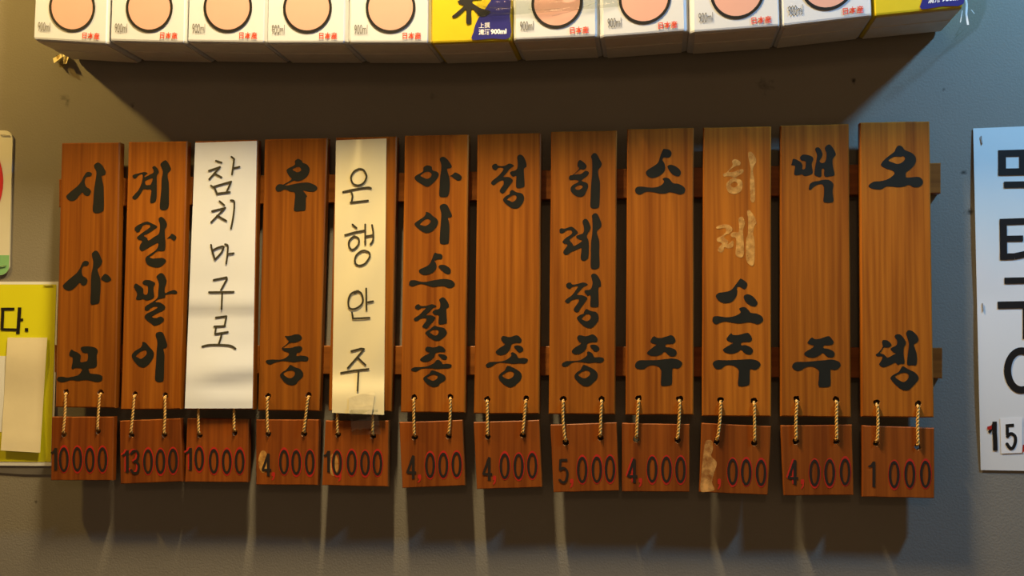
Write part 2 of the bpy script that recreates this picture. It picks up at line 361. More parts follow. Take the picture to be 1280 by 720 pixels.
CH = [  # per board: list of (offx, offy, outlines)
[(70,190,("305,205 325,198 350,205 358,222 345,242 320,245 300,255 288,285 290,320 305,350 335,368 350,395 340,425 315,440 285,430 262,405 240,425 205,470 165,490 125,480 102,450 115,425 160,385 215,340 255,290 275,245",
  "385,125 420,105 455,125 485,170 498,200 490,230 458,240 462,280 475,340 478,420 478,570 455,598 405,612 368,590 372,500 378,400 388,320 400,250 402,195 382,155")),
 (70,300,("270,220 295,208 322,215 328,235 310,258 280,258 262,280 258,320 268,358 300,378 315,405 305,440 280,455 255,448 235,428 200,465 160,498 120,505 85,490 68,460 85,435 140,385 195,340 235,290 252,250",
  "362,130 398,105 425,125 450,180 462,215 450,250 418,290 425,330 442,390 445,470 440,560 432,625 400,640 352,645 345,600 348,500 350,400 355,330 368,270 372,210 360,165",
  "450,388 470,355 495,338 530,360 552,395 530,415 500,420 470,405")),
 (60,420,("215,165 235,135 260,150 305,170 328,200 325,260 375,255 395,240 398,175 350,165 328,130 340,108 400,103 460,112 490,130 498,155 488,200 490,270 485,305 455,320 408,325 410,350 425,375 480,380 530,392 545,420 530,450 480,460 420,445 360,440 300,448 230,440 180,455 130,462 95,445 92,425 110,408 150,408 190,415 250,405 300,390 330,360 338,330 300,318 265,322 248,332 235,315 245,260 245,215 215,200",))],
[(150,190,("125,240 140,225 190,212 240,200 275,208 262,225 248,238 250,250 300,225 335,205 335,180 322,155 345,140 375,165 388,205 370,235 368,300 368,400 362,480 335,508 302,505 305,450 312,380 270,375 235,372 205,420 170,465 140,475 122,455 140,430 180,385 205,340 220,290 225,225 190,230 155,265 135,262|255,288 325,264 310,320 290,330 262,330 250,308",
  "405,120 450,82 480,105 510,165 500,190 478,215 478,260 488,310 490,430 488,540 460,578 402,572 402,480 412,380 415,280 428,200 415,160")),
 (150,260,("150,195 190,165 265,135 310,150 372,185 340,215 290,250 240,275 270,300 285,325 340,290 385,260 398,210 398,160 385,110 410,88 440,105 468,150 465,190 448,220 450,290 455,350 445,425 375,432 330,465 297,490 330,505 380,500 430,500 460,525 445,555 400,590 360,595 310,585 270,560 255,520 262,490 310,455 368,410 382,350 330,370 280,400 220,430 195,405 200,370 220,330 180,315 172,290 220,250 290,200 302,175 270,163 230,175 210,210 180,245 150,225",
  "472,305 500,278 520,257 565,290 540,328 505,302")),
 (150,330,("138,230 155,195 190,212 230,245 238,300 272,300 278,225 235,205 225,185 245,162 290,160 340,180 352,200 335,240 342,320 325,348 265,365 230,350 195,358 160,352 170,300 155,260",
  "365,125 400,92 435,100 465,160 460,200 448,240 452,290 500,270 545,260 572,280 560,300 510,298 455,310 450,335 385,352 355,378 400,385 450,420 445,455 400,480 340,510 320,530 360,540 410,525 440,555 415,590 350,617 310,595 260,555 245,525 270,495 330,465 375,435 350,425 310,440 280,465 252,462 250,430 280,405 330,375 375,335 382,270 388,200 375,155")),
 (150,400,("225,218 260,230 290,265 330,310 340,350 320,400 280,450 230,475 180,455 130,395 118,350 150,310 200,280 220,250|160,360 200,320 250,300 268,325 250,360 210,388 180,375",
  "355,150 370,125 400,118 430,130 455,190 472,245 465,275 435,290 445,350 442,450 438,590 425,615 385,620 352,600 352,520 360,420 365,320 372,250 370,200"))],
[],
[(330,190,("308,90 340,68 375,85 390,108 430,125 455,165 450,210 420,255 370,285 325,292 294,287 205,331 192,326 275,275 250,240 225,190 240,165 290,140 310,120|285,175 320,155 350,150 370,170 365,190 335,202 310,192",
  "115,360 140,325 175,322 230,335 300,320 370,308 440,305 500,325 530,350 530,375 500,395 450,395 392,385 410,410 432,445 420,460 415,575 370,588 320,592 298,580 305,500 308,410 260,395 215,375 170,390 130,395")),
 (320,400,("288,160 330,160 400,142 440,150 460,180 440,205 390,225 335,230 295,260 272,278 300,280 350,278 410,262 450,265 462,290 440,320 410,330 408,360 450,355 510,365 525,390 505,412 440,412 380,422 310,412 250,410 190,425 140,445 100,425 105,402 160,395 250,395 300,375 330,345 320,325 280,310 258,285 280,262 325,220 310,190",
  "325,470 345,448 385,470 440,490 470,530 465,570 420,610 400,640 355,652 300,635 258,590 240,550 265,520 300,500|275,535 320,508 365,505 388,525 380,560 345,582 305,570"))],
[],
[(505,180,("195,235 230,213 275,225 285,262 325,275 348,300 335,340 290,390 235,427 180,405 125,370 105,340 120,315 165,290 192,270|165,315 205,285 245,278 275,300 265,330 230,348 195,335",
  "357,150 385,127 420,140 455,180 478,222 465,240 432,248 440,290 455,340 458,430 445,510 420,530 380,532 352,515 355,430 360,330 370,270 372,205",
  "455,322 485,305 510,285 550,300 578,330 565,360 535,365 500,345 475,325")),
 (505,240,("220,198 260,212 290,240 325,265 342,300 325,345 285,390 230,410 175,390 120,345 106,315 150,280 195,250 215,225|160,322 195,285 235,268 265,285 255,315 215,338 180,332",
  "357,150 375,125 405,118 435,135 465,195 480,235 470,250 440,260 450,300 455,370 448,500 430,520 385,522 358,505 360,400 368,300 372,215")),
 (500,300,("345,130 375,135 410,140 425,165 415,192 385,192 345,205 355,225 366,260 355,295 320,330 250,350 205,335 188,310 205,290 260,265 295,240 320,190",
  "385,265 410,248 450,252 490,275 508,305 500,335 475,342 440,325 405,295",
  "90,435 105,405 150,402 200,415 260,418 320,405 390,393 460,390 520,405 550,440 530,470 490,480 440,462 390,462 330,470 280,455 220,440 180,445 130,462 95,455")),
 (500,360,("150,190 165,168 190,163 210,178 260,178 320,162 365,182 330,200 290,240 262,270 310,272 350,290 352,305 330,335 290,380 265,405 225,390 230,370 260,330 262,302 210,305 170,330 142,325 145,300 190,270 230,230 260,200 215,200 185,217 158,208",
  "392,115 430,93 460,115 488,165 485,195 465,205 465,260 468,345 445,358 390,362 385,320 388,275 345,265 325,240 350,218 395,205 402,150",
  "325,390 348,378 390,390 440,400 468,435 460,470 410,515 360,528 310,505 262,465 258,440 295,415|298,440 330,418 370,418 388,435 375,465 350,475 320,460")),
 (500,415,JONG)],
[(595,185,("160,180 180,160 205,158 225,178 285,178 335,155 380,178 340,205 305,250 275,288 330,290 368,320 355,350 310,410 270,455 237,435 250,400 275,365 270,325 220,340 180,370 152,355 160,330 210,290 250,250 275,205 225,195 200,222 170,210",
  "412,90 440,65 475,85 500,140 505,185 480,208 482,280 485,375 465,395 405,398 400,345 402,280 370,288 340,255 350,235 405,215 418,160",
  "340,435 365,420 405,442 460,455 482,495 470,545 430,595 380,607 330,585 280,540 272,510 300,480 335,460|312,515 360,475 395,475 405,495 395,520 362,540 335,525")),
 (595,405,JONG2)],
[(690,185,("258,145 278,120 315,140 345,175 340,200 315,217 282,214 222,264 230,265 290,258 330,230 352,230 370,250 350,280 310,310 300,330 350,350 362,385 345,430 320,475 280,490 230,475 190,435 188,395 215,365 255,345 265,325 230,318 180,320 170,295 185,272 208,268 268,210 255,180|232,395 265,372 300,375 305,395 270,418 240,412",
  "390,85 415,52 445,58 475,110 498,155 490,185 460,225 465,280 480,350 478,460 472,575 455,600 410,605 383,585 385,500 390,380 400,270 402,190 400,120")),
 (690,260,("75,215 95,203 130,205 190,187 225,205 258,240 245,262 205,290 175,320 200,350 218,378 250,365 290,340 298,322 265,312 240,285 275,265 310,250 320,200 305,140 325,110 355,118 380,170 385,205 355,260 350,290 365,330 368,420 360,500 320,528 288,510 292,440 290,400 240,420 190,440 150,468 115,455 118,425 155,370 110,350 112,325 150,290 200,255 190,222 150,222 110,250 80,248",
  "400,75 425,52 455,62 485,125 495,170 480,200 450,230 455,270 472,330 472,450 475,575 460,600 430,612 388,595 388,480 390,350 402,260 405,180 402,110")),
 (690,335,("140,170 155,150 185,146 205,165 260,158 315,143 358,165 320,185 285,220 250,265 300,272 345,290 350,310 320,355 280,410 255,445 218,425 225,395 265,340 262,310 200,320 165,352 132,340 140,315 200,270 235,225 262,182 205,188 180,208 148,195",
  "392,75 420,55 455,75 485,130 488,180 465,198 465,280 465,375 445,390 395,390 382,370 385,275 355,275 325,240 335,222 385,212 405,150",
  "325,430 345,410 390,430 440,440 465,480 460,530 410,590 360,600 310,575 260,525 250,495 280,470 315,455|298,505 335,465 370,462 388,485 378,515 345,532 315,520")),
 (690,404,JONG2)],
[(780,175,("390,95 410,90 455,98 475,130 465,165 440,178 400,175 385,200 405,235 412,285 395,325 340,365 280,380 235,360 218,330 235,300 290,265 340,225 365,155",
  "435,260 470,247 520,265 560,300 570,335 550,362 515,360 475,335 445,295",
  "385,390 410,376 450,385 490,430 545,438 595,465 613,500 595,535 550,545 505,530 455,522 410,535 350,535 290,520 220,518 165,545 125,535 110,500 130,470 180,465 260,475 330,470 380,445 400,415")),
 (780,405,("265,180 280,140 305,122 325,135 370,140 420,125 470,112 500,130 515,165 495,195 460,198 418,205 418,230 460,235 510,255 527,285 515,318 480,325 445,312 408,278 375,300 330,318 270,318 230,292 255,260 300,225 325,205 300,198",
  "110,415 125,380 160,362 230,362 330,360 420,350 490,345 550,360 582,390 565,430 530,445 490,440 482,480 480,590 460,612 400,620 370,610 372,520 370,460 340,425 290,412 240,420 200,450 155,452 120,440"))],
[(875,180,("G", "322,170 355,152 405,180 395,212 345,225 285,275 330,280 395,255 432,255 430,285 370,325 360,345 410,360 425,410 410,470 350,500 290,485 265,440 265,395 300,355 330,335 290,322 240,325 232,300 270,280 325,215|305,410 340,375 375,395 365,425 330,435",
  "480,100 515,80 550,130 562,175 535,225 530,290 545,380 548,560 510,575 500,480 500,350 505,240")),
 (875,255,("G", "170,225 230,205 290,210 325,250 300,290 260,305 240,335 280,370 275,405 325,365 335,400 325,430 280,445 245,430 235,470 205,485 178,465 190,430 220,395 175,375 170,345 220,315 260,275 250,240 200,245 165,245",
  "385,145 425,130 450,190 430,260 435,340 440,470 425,530 380,530 355,500 360,420 358,340 320,330 305,300 340,280 385,280 390,210",
  "470,75 500,65 545,130 565,190 545,215 530,300 545,360 545,560 520,620 470,580 458,500 460,360 478,300 480,150")),
 (875,335,("395,115 412,107 455,135 472,160 460,200 435,210 400,188 370,195 372,240 360,290 320,335 265,352 210,342 170,310 160,275 190,248 250,240 310,220 350,175",
  "437,285 465,262 510,272 555,310 575,350 555,382 515,380 475,355 445,320",
  "390,408 420,392 455,395 485,420 510,448 565,455 615,480 632,515 615,545 575,562 530,550 490,542 440,548 380,555 320,545 250,535 205,545 165,562 130,545 125,510 140,485 190,482 260,492 330,485 380,465 408,440")),
 (875,405,("265,155 285,118 312,93 330,108 375,110 430,98 475,88 500,105 520,148 500,178 455,180 415,185 415,212 460,212 510,235 530,265 515,300 480,305 445,290 410,258 375,280 330,296 270,292 228,262 255,235 300,208 328,188 300,180",
  "128,405 140,375 180,360 250,362 340,360 430,355 510,352 570,365 605,398 590,435 550,458 505,450 498,490 495,590 475,615 420,625 380,608 385,520 385,460 350,425 300,410 250,418 215,445 175,452 145,435"))],
[(975,170,("120,270 130,230 165,235 210,265 225,300 222,330 250,325 255,255 215,245 202,215 225,188 270,188 320,205 333,235 318,280 328,360 310,385 250,400 218,382 190,390 145,388 145,350 150,300 115,290",
  "352,130 378,112 405,130 425,180 415,215 395,250 420,270 455,250 465,180 448,120 485,85 515,100 550,155 558,190 540,212 525,240 530,310 545,388 500,402 445,405 442,335 427,325 415,340 412,405 375,405 345,385 350,320 362,250 370,190",
  "288,520 300,480 340,455 385,450 430,437 490,440 530,470 532,500 525,560 535,640 520,662 470,667 435,655 440,590 440,520 425,485 380,485 335,510 310,535 290,535")),
 (975,405,("275,190 295,155 320,135 345,150 395,148 440,132 490,122 515,145 537,180 520,205 480,212 440,215 435,240 480,248 530,270 547,298 535,328 500,335 465,322 430,290 395,310 345,335 285,332 240,302 270,268 315,245 338,218 300,205",
  "120,425 140,390 185,378 260,378 350,370 440,362 515,355 575,370 605,400 590,440 550,460 508,455 505,500 505,605 480,628 420,633 385,620 388,530 388,470 350,435 300,425 250,435 215,460 170,468 135,450"))],
[(1075,170,("360,120 385,95 420,105 450,140 510,165 550,200 560,245 540,295 500,335 460,365 458,395 465,415 520,412 580,408 615,425 630,460 615,495 575,512 530,510 490,488 440,505 380,512 310,505 260,505 220,530 170,535 110,522 85,500 105,475 145,455 210,450 280,430 330,395 345,370 320,345 260,325 215,300 210,280 240,240 300,190 345,155|285,245 330,212 370,205 405,208 430,202 450,220 440,245 410,270 370,278 330,265",)),
 (1075,405,("220,180 235,160 275,165 312,200 305,225 270,235 240,235 215,270 200,290 240,305 275,335 320,315 360,292 335,285 305,250 330,230 365,210 370,165 345,125 370,102 410,110 450,160 460,195 440,235 435,290 445,390 410,398 375,408 352,385 310,405 240,432 205,420 192,400 215,360 220,325 170,322 158,305 185,285 225,230",
  "460,95 485,62 530,75 570,115 585,155 570,185 540,205 550,245 568,310 565,405 520,412 472,405 475,330 485,250 488,190 475,140",
  "405,450 430,422 480,450 550,485 585,530 575,570 520,630 480,662 430,660 380,630 325,575 305,540 330,510 385,480|350,525 400,495 450,487 485,505 478,550 435,580 390,560"))],
]
D_RAIL, D_BOARD, D_TAG = 0.0150, 0.0265, 0.0260

# ------------------------------------------------------------------ rails
for quad, lab in (([(73.5, 224), (1176, 203.5), (1176, 241.5), (73.5, 259)], 'upper horizontal wooden rail that the menu boards are fixed to'),
                  ([(68, 431), (1178, 434.5), (1178, 473), (68, 465.5)], 'lower horizontal wooden rail behind the menu boards')):
    V, Fc, _ = prism(quad, D_RAIL, 0.0, 0.0008)
    o = link('wooden_rail', V, Fc, M_RAIL, org=P(quad[3][0], quad[3][1], D_RAIL)); tag(o, lab, 'rail', 'rails behind the menu boards')

# ------------------------------------------------------------------ menu boards
BOARDS = [((77, 178.5), (149.5, 178), (144, 510), (69, 509)), ((160.5, 177.5), (234, 176.5), (225.5, 511.5), (150.5, 512)),
 ((244, 176.5), (322, 174.5), (316.5, 512), (234, 512)), ((331, 174), (409, 172.5), (399, 514), (322, 513)),
 ((420, 172), (496, 170.5), (489, 514.5), (410.5, 513.5)), ((506, 169.5), (585.5, 168), (581, 516), (501, 515.5)),
 ((597, 168), (676, 166), (674, 517.5), (592.5, 517)), ((689, 164.5), (771, 163), (769, 518), (686, 517.5)),
 ((784, 161.5), (867, 159.5), (867, 518.5), (782, 518.5)), ((879, 159.5), (964, 158), (964, 520.5), (877.5, 520)),
 ((975.5, 157), (1061, 155), (1064, 521.5), (976, 520.5)), ((1075, 153), (1162, 151.5), (1167.5, 522), (1077, 521))]
BH = [((82.8, 490), (125.7, 490.5)), ((168.8, 492.5), (206.8, 494)), ((250, 494), (293, 494)), ((335, 495), (385.7, 494)),
 ((423.5, 496), (466.5, 496)), ((517.7, 496.5), (563, 496)), ((609, 499), (657.4, 498.5)), ((704, 499), (752, 499)),
 ((798.4, 498), (849.4, 498.5)), ((900.7, 500), (942.5, 501)), ((996, 499), (1045.5, 499.5)), ((1096, 503.5), (1147.5, 505))]
BLAB = ['wooden menu board brush-lettered 시사모, leftmost of the row', 'wooden menu board with the four brushed syllables 계란말이',
 'wooden menu board covered by the white paper strip reading 참치마구로', 'two-syllable wooden menu board 우동 standing between the two paper strips',
 'wooden menu board half hidden by the cream paper strip reading 은행안주', 'wooden menu board with five black brushed syllables 아이스정종',
 'wooden menu board brush-lettered 정종 with an empty middle', 'wooden menu board with four brushed syllables 히레정종',
 'wooden menu board brush-lettered 소주, with an empty middle and clear grain stripes', 'wooden menu board reading 소주 below two scraped-off pale syllables 히레',
 'wooden menu board brush-lettered 맥주, second from the right end of the row', 'wooden menu board brush-lettered 오뎅, rightmost of the row beside the rail ends']
for i, q in enumerate(BOARDS):
    t = thing('menu_board', BLAB[i], 'menu board', P((q[2][0]+q[3][0])/2, q[3][1], D_BOARD), 'wooden menu boards in the row')
    hs = [(x, y, 0.0035) for x, y in BH[i]]
    V, Fc, walls = prism(q, D_BOARD, D_RAIL+0.0002, 0.0011, hs, 0.00018)
    o = link('plank', V, Fc, M_WOOD, t); c = (.80, 1.02, .9, .84, .9, 1.12, 1.04, 1.0, 1.12, 1.18, 1.02, 1.2)[i]; o.color = (c, c, c, 1)
    for w in walls: link('cord_hole', V, w, M_HOLE, t)
    for ox, oy, loops in CH[i]:
        ghost = loops[0] == 'G'; fl = Flat()
        for s in loops[1 if ghost else 0:]:
            fl.poly([cr_closed([(ox+x/8, oy+y/8) for x, y in pts(l)]) for l in s.split('|')], D_BOARD+0.00025)
        fl.build('syllable', M_GHOST if ghost else M_INK, t, 'scraped-off pale syllable' if ghost else None)

# ------------------------------------------------------------------ price tags with their cords
TAGS = [((64.5, 521), (142, 521), (140.5, 600.5), (63.5, 600.5)), ((149.5, 526), (225.5, 523), (228, 602), (150.5, 605)),
 ((234, 523), (310.5, 524), (309.5, 603), (231, 602.5)), ((320, 524.5), (398.5, 524.5), (397, 606.5), (320, 606)),
 ((407, 526), (485.5, 526), (485, 608.5), (402.5, 606.5)), ((499, 528), (578, 525), (581.5, 607), (503, 610)),
 ((592, 528), (674, 525), (677.5, 609), (596, 611.5)), ((688, 531), (771, 528), (774, 613.5), (692, 615.5)),
 ((777.5, 529), (862, 530.5), (862, 615), (777.5, 614.5)), ((877, 529), (964, 533), (960, 619), (874, 615)),
 ((976, 532), (1065, 531), (1067, 619), (980, 619.5)), ((1078, 532), (1168, 535), (1168, 623), (1078, 621))]
TH = [((80, 543), (122.8, 539)), ((164.3, 543), (205.7, 543.5)), ((249.4, 544), (293.4, 540.5)), ((335.5, 542.5), (380, 542)),
 ((422.5, 543.5), (466, 545)), ((518.3, 546.5), (561, 545)), ((609.5, 545.5), (653.6, 544)), ((707, 553), (750.3, 547)),
 ((795.5, 549), (846.7, 550)), ((896, 552), (943, 553.5)), ((995, 552), (1045.5, 551.5)), ((1095.5, 554), (1147, 558.5))]
# digits: (char, x, y centre, half height)
DG = [[('1', 68.5, 574, 15), ('0', 79.7, 574.5, 15.5), ('0', 96.6, 574, 15.5), ('0', 112.2, 575, 15.5), ('0', 128, 574.5, 15.5)],
 [('1', 158, 577, 15), ('3', 168.7, 577.5, 15.5), ('0', 185, 577, 15.5), ('0', 200.6, 576.8, 15.5), ('0', 216.2, 576, 15.5)],
 [('1', 237, 574, 15), ('0', 249, 573.5, 15), ('0', 267.2, 576.5, 15.5), ('0', 283.4, 577, 15.5), ('0', 299.5, 577, 15.5)],
 [('4', 333, 581, 14.5), (',', 341.5, 595.5, 5), ('0', 355, 577.5, 15.5), ('0', 370.2, 578, 15.5), ('0', 387.2, 578, 15.5)],
 [('1', 409.7, 577, 14.5), ('0', 421.3, 578.5, 15.5), (',', 424.6, 597, 5), ('0', 439.5, 578.5, 15.5), ('0', 456.3, 578.8, 15.5), ('0', 471.7, 579, 15.5)],
 [('4', 514, 584, 15), (',', 524.2, 598.5, 5), ('0', 537.5, 581.5, 15.8), ('0', 554, 581.5, 15.8), ('0', 570.7, 580.5, 15.8)],
 [('4', 609, 586, 15), (',', 618, 600.5, 5.5), ('0', 630.8, 582.7, 16), ('0', 648.2, 583, 16), ('0', 665.2, 582, 16)],
 [('5', 704.3, 589, 15.5), (',', 714.5, 604.5, 5.5), ('0', 727.7, 587.3, 16.5), ('0', 746, 587, 16.5), ('0', 762.4, 586.3, 16.5)],
 [('4', 790.2, 588.5, 15.5), (',', 800.4, 603.5, 5.5), ('0', 815.2, 586.7, 16.5), ('0', 833, 587, 16.5), ('0', 850.6, 587.3, 16.5)],
 [(',', 899, 605.5, 6.5), ('0', 915.7, 589.5, 16.5), ('0', 932.7, 590.3, 16.5), ('0', 951.3, 591, 16.5)],
 [('4', 991, 590.5, 16), (',', 1003, 605.5, 6), ('0', 1018.2, 591, 16.8), ('0', 1037, 590.8, 16.8), ('0', 1056.4, 589.8, 16.8)],
 [('1', 1091, 593, 17), ('0', 1117.7, 593, 17), ('0', 1137.2, 593, 17), ('0', 1156.8, 592.8, 17)]]
TLAB = ['small wooden price tag 10000 hanging under the leftmost 시사모 board', 'small wooden price tag reading 13000 on gold cords',
 'small wooden price tag 10000 hanging under the white paper strip', 'small price tag 4,000 with a pale ghost digit, under the 우동 board between the strips',
 'small wooden price tag 10000 with clear tape on it, under the cream strip', 'small tilted price tag 4,000 hanging under the 아이스정종 board',
 'small wooden price tag 4,000 hanging under the two-syllable 정종 board', 'small wooden price tag reading 5,000, tilted on its cords',
 'small wooden price tag 4,000 with reddish first digit under the plain 소주 board', 'small wooden price tag reading ,000 with its first digit scraped away',
 'small wooden price tag 4,000 under the 맥주 board, second tag from the right', 'small wooden price tag reading 1 000, rightmost of the row']
def digit(ch, x, y, h, w, d, fl, grow=0.0):
    k = h/15.5
    if ch == '0': fl.ring(x, y, (6.3*k)+grow*.45, h+grow*1.25, w+grow*0.5, d)
    elif ch == '1':
        fl.stroke([(x+1.2*k, y-h+1), (x+1.2*k, y+h-1)], w+.4, d, False, square=True); fl.stroke([(x+.6*k, y-h+2.2), (x-1.5*k, y-h+6), (x-4*k, y-h+7)], w-.5, d, False)
    elif ch == '4':
        fl.stroke([(x+2.2*k, y-h+1.5), (x-5*k, y+6.5*k)], w-.4, d, False); fl.stroke([(x-5*k, y+7*k), (x+6.5*k, y+7*k)], w-.2, d, False, square=True)
        fl.stroke([(x+2.6*k, y-h+.8), (x+2.6*k, y+h-.4)], w+.3, d, False, square=True)
    elif ch == '5':
        fl.stroke([(x+5*k, y-h+1.6), (x-3.8*k, y-h+1.6)], w, d, False, square=True); fl.stroke([(x-3.8*k, y-h+.6), (x-4.3*k, y-1.5)], w-.3, d, False, square=True)
        fl.stroke([(x-4*k, y-1.8*k), (x, y-4*k), (x+4.2*k, y-.5*k), (x+4.8*k, y+5*k), (x+2.8*k, y+h-3), (x-1*k, y+h-1.6), (x-4.8*k, y+h-4.5)], w-.2, d)
    elif ch == '3':
        fl.stroke([(x-4.6*k, y-h+5), (x-1.6*k, y-h+1.8), (x+2.4*k, y-h+2.4), (x+4.2*k, y-h+7), (x+2.6*k, y-2.4*k), (x-.6*k, y-.6*k)], w-.2, d)
        fl.stroke([(x-.6*k, y-.6*k), (x+3.2*k, y+1.4*k), (x+4.8*k, y+6*k), (x+3*k, y+h-2.6), (x-1.4*k, y+h-1.7), (x-5*k, y+h-5.4)], w-.2, d)
    elif ch == ',':
        fl.poly([cr_closed([(x-1.8, y-h), (x+2, y-h), (x+2, y-h*.1), (x+1.2, y+h*.55), (x-1.2, y+h), (x-1.9, y+h*.75), (x-.2, y+h*.3), (x-.2, y-.05*h), (x-1.8, y-.1*h)], 2)], d)
def cord(bx, by, tx, ty):
    """two twisted strands out of the board hole, down the front and into the tag hole"""
    a, b = P(bx, by, D_BOARD), P(tx, ty, D_TAG)
    path = [a+Vector((0, 0.006, -0.0008)), a+Vector((0, 0.001, -0.0016)), a+Vector((0, -0.0022, -0.0032))]
    bow = random.uniform(-.0012, .0012)
    for k in range(1, 8):
        t = k/8; p = a.lerp(b, t); path.append(Vector((p.x+bow*math.sin(math.pi*t), -D_BOARD-0.0022, p.z)))
    path += [b+Vector((0, -0.0022, 0.0034)), b+Vector((0, 0.001, 0.0019)), b+Vector((0, 0.006, 0.0012))]
    dense = []
    for p, q in zip(path, path[1:]):
        n = max(1, int((q-p).length/0.0011)); dense += [p.lerp(q, j/n) for j in range(n)]
    dense.append(path[-1])
    V, Fc = [], []; ph = random.uniform(0, 6)
    for s in (0, 1):
        st = []
        L = 0
        for j, p in enumerate(dense):
            if j: L += (p-dense[j-1]).length
            tt = (dense[min(j+1, len(dense)-1)]-dense[max(j-1, 0)]).normalized()
            u = tt.cross(Vector((1, 0, 0.01))).normalized(); w = tt.cross(u)
            an = ph+s*math.pi+L/0.0078*2*math.pi
            st.append(p+(u*math.cos(an)+w*math.sin(an))*0.00082)
        v, f = tube(st, 0.00092, 6); o = len(V); V += v; Fc += [tuple(o+x for x in g) for g in f]
    return V, Fc
for i, q in enumerate(TAGS):
    t = thing('price_tag', TLAB[i], 'price tag', P((q[2][0]+q[3][0])/2, (q[2][1]+q[3][1])/2, D_TAG), 'price tags under the menu boards')
    V, Fc, walls = prism(q, D_TAG, D_TAG-0.0085, 0.0007, [(x, y, 0.0034) for x, y in TH[i]], 0.00015)
    o = link('plate', V, Fc, M_TAGW, t); c = (.95, .92, 1.12, 1.0, 1.08, .98, 1.0, .98, 1.0, .95, .98, 1.1)[i]; o.color = (c, c, c, 1)
    for w in walls: link('cord_hole', V, w, M_HOLE, t)
    for (bx, by), (tx, ty) in zip(BH[i], TH[i]):
        link('cord', *cord(bx, by, tx, ty), M_CORD, t, smooth=True)
    if i == 9:
        fl = Flat(); fl.poly([cr_closed([(882, 552), (890, 551), (891, 562), (889, 570), (896, 578), (893, 590), (890, 603), (893, 612), (884, 614.5), (875.5, 613), (877, 590), (879, 570)])], D_TAG+.0001)
        fl.build('scraped_patch', M_SCRAPE, t, 'pale scraped patch where a digit was')
    if i in (3, 4):
        x, y = (329, 577) if i == 3 else (417, 581)
        fl = Flat(); fl.poly([cr_closed([(x+6*math.cos(a), y+14*math.sin(a)) for a in [k*math.pi/5 for k in range(10)]])], D_TAG+.0001)
        fl.build('scraped_patch', M_GHOST, t, 'pale ghost of an older digit')
    for ch, x, y, h in DG[i]:
        fl = Flat()
        if ch == ',':
            digit(ch, x, y, h, 3, D_TAG+.0002, fl); fl.build('comma', M_RED, t); continue
        if ch == '0' or (ch in '14' and i in (1, 2, 8, 10)) or ch == '3':
            r = Flat(); off = 1.2 if ch != '0' else random.uniform(-.8, .8)
            digit(ch, x-(1.8 if ch != '0' else -.2), y-off, h, 3.1, D_TAG+.00018, r, 1.8); r.build('red_digit', M_RED, t, 'red digit showing behind the black one')
        digit(ch, x, y, h, 3.3, D_TAG+.0004, fl); fl.build('digit', M_DIGIT, t)

# ------------------------------------------------------------------ paper strips over two boards
def bump1(x, y):
    g = lambda c, s: math.exp(-((y-c)/s)**2)
    sm = lambda a, b: (lambda t: t*t*(3-2*t))(min(1, max(0, (y-a)/(b-a))))
    k = min(1, max(0.35, (x-228)/45))
    return D_BOARD+0.0012+0.0046*sm(405, 500)+0.0009*sm(350, 382)-0.0016*sm(382, 392)+0.0007*sm(392, 420)+k*(0.0011*sm(430, 464)-0.0026*sm(464-(x-270)*.1, 484-(x-270)*.1)+0.0015*sm(484, 500))+0.0003*math.sin(x*.07+y*.03)
def bump2(x, y):
    return D_BOARD+0.0011+0.0046/(1+math.exp(-(y-482)/5))+0.0004*math.sin(y*.022)+0.0004*math.sin(x*.09+y*.05)
def strip(corners, bf, nu, nv):
    def d(u, v):
        a, b, c, e = corners
        x = (a[0]*(1-u)+b[0]*u)*(1-v)+(e[0]*(1-u)+c[0]*u)*v; y = (a[1]*(1-u)+b[1]*u)*(1-v)+(e[1]*(1-u)+c[1]*u)*v
        return bf(x, y)
    return sheet(corners, d, nu, nv)
HAND1 = [(235,190,["280,88 335,105","208,188 320,150 212,272","265,215 335,252","435,48 462,70 440,225","452,162 515,148","230,335 265,360 292,420","262,345 432,295 390,390","290,415 418,400"]),
 (235,240,["315,92 362,130","240,192 372,158 232,302","290,235 383,288","428,82 462,100 455,230 430,365"]),
 (235,290,["230,128 245,200 270,275","270,275 330,210 355,148 300,155 245,185","370,122 398,140 392,240 382,315","398,220 457,212"]),
 (235,290,["255,480 385,452","385,452 390,470 330,580","210,602 457,598","342,605 336,768"]),
 (230,370,["318,215 425,202 405,300","302,305 410,300","320,315 310,380","310,380 438,360","378,375 365,430 348,480","182,505 240,490 340,487 460,495 515,525"])]
HAND2 = [(405,195,["350,128 395,140 425,200 400,265 345,293 290,275 270,215 300,155 350,128","190,360 280,338 430,315 470,322","270,350 285,400 275,460","265,465 440,445"]),
 (405,265,["285,125 325,160","210,230 300,205 400,185","300,240 345,265 345,320 310,365 275,375 250,340 255,285 300,240","412,125 412,325","480,130 492,200 490,280 465,322","415,245 490,230","405,385 450,405 455,450 410,515 350,535 310,505 320,440 365,395 405,385"]),
 (405,340,["325,190 370,210 390,280 370,330 310,368 255,360 243,290 265,225 310,195","308,210 340,188","422,165 425,380","440,302 490,292","280,405 290,465","290,465 455,458"]),
 (405,420,["272,152 370,125 400,130","400,130 330,215 238,320","335,215 415,290","170,368 300,345 445,330","345,345 335,550"])]
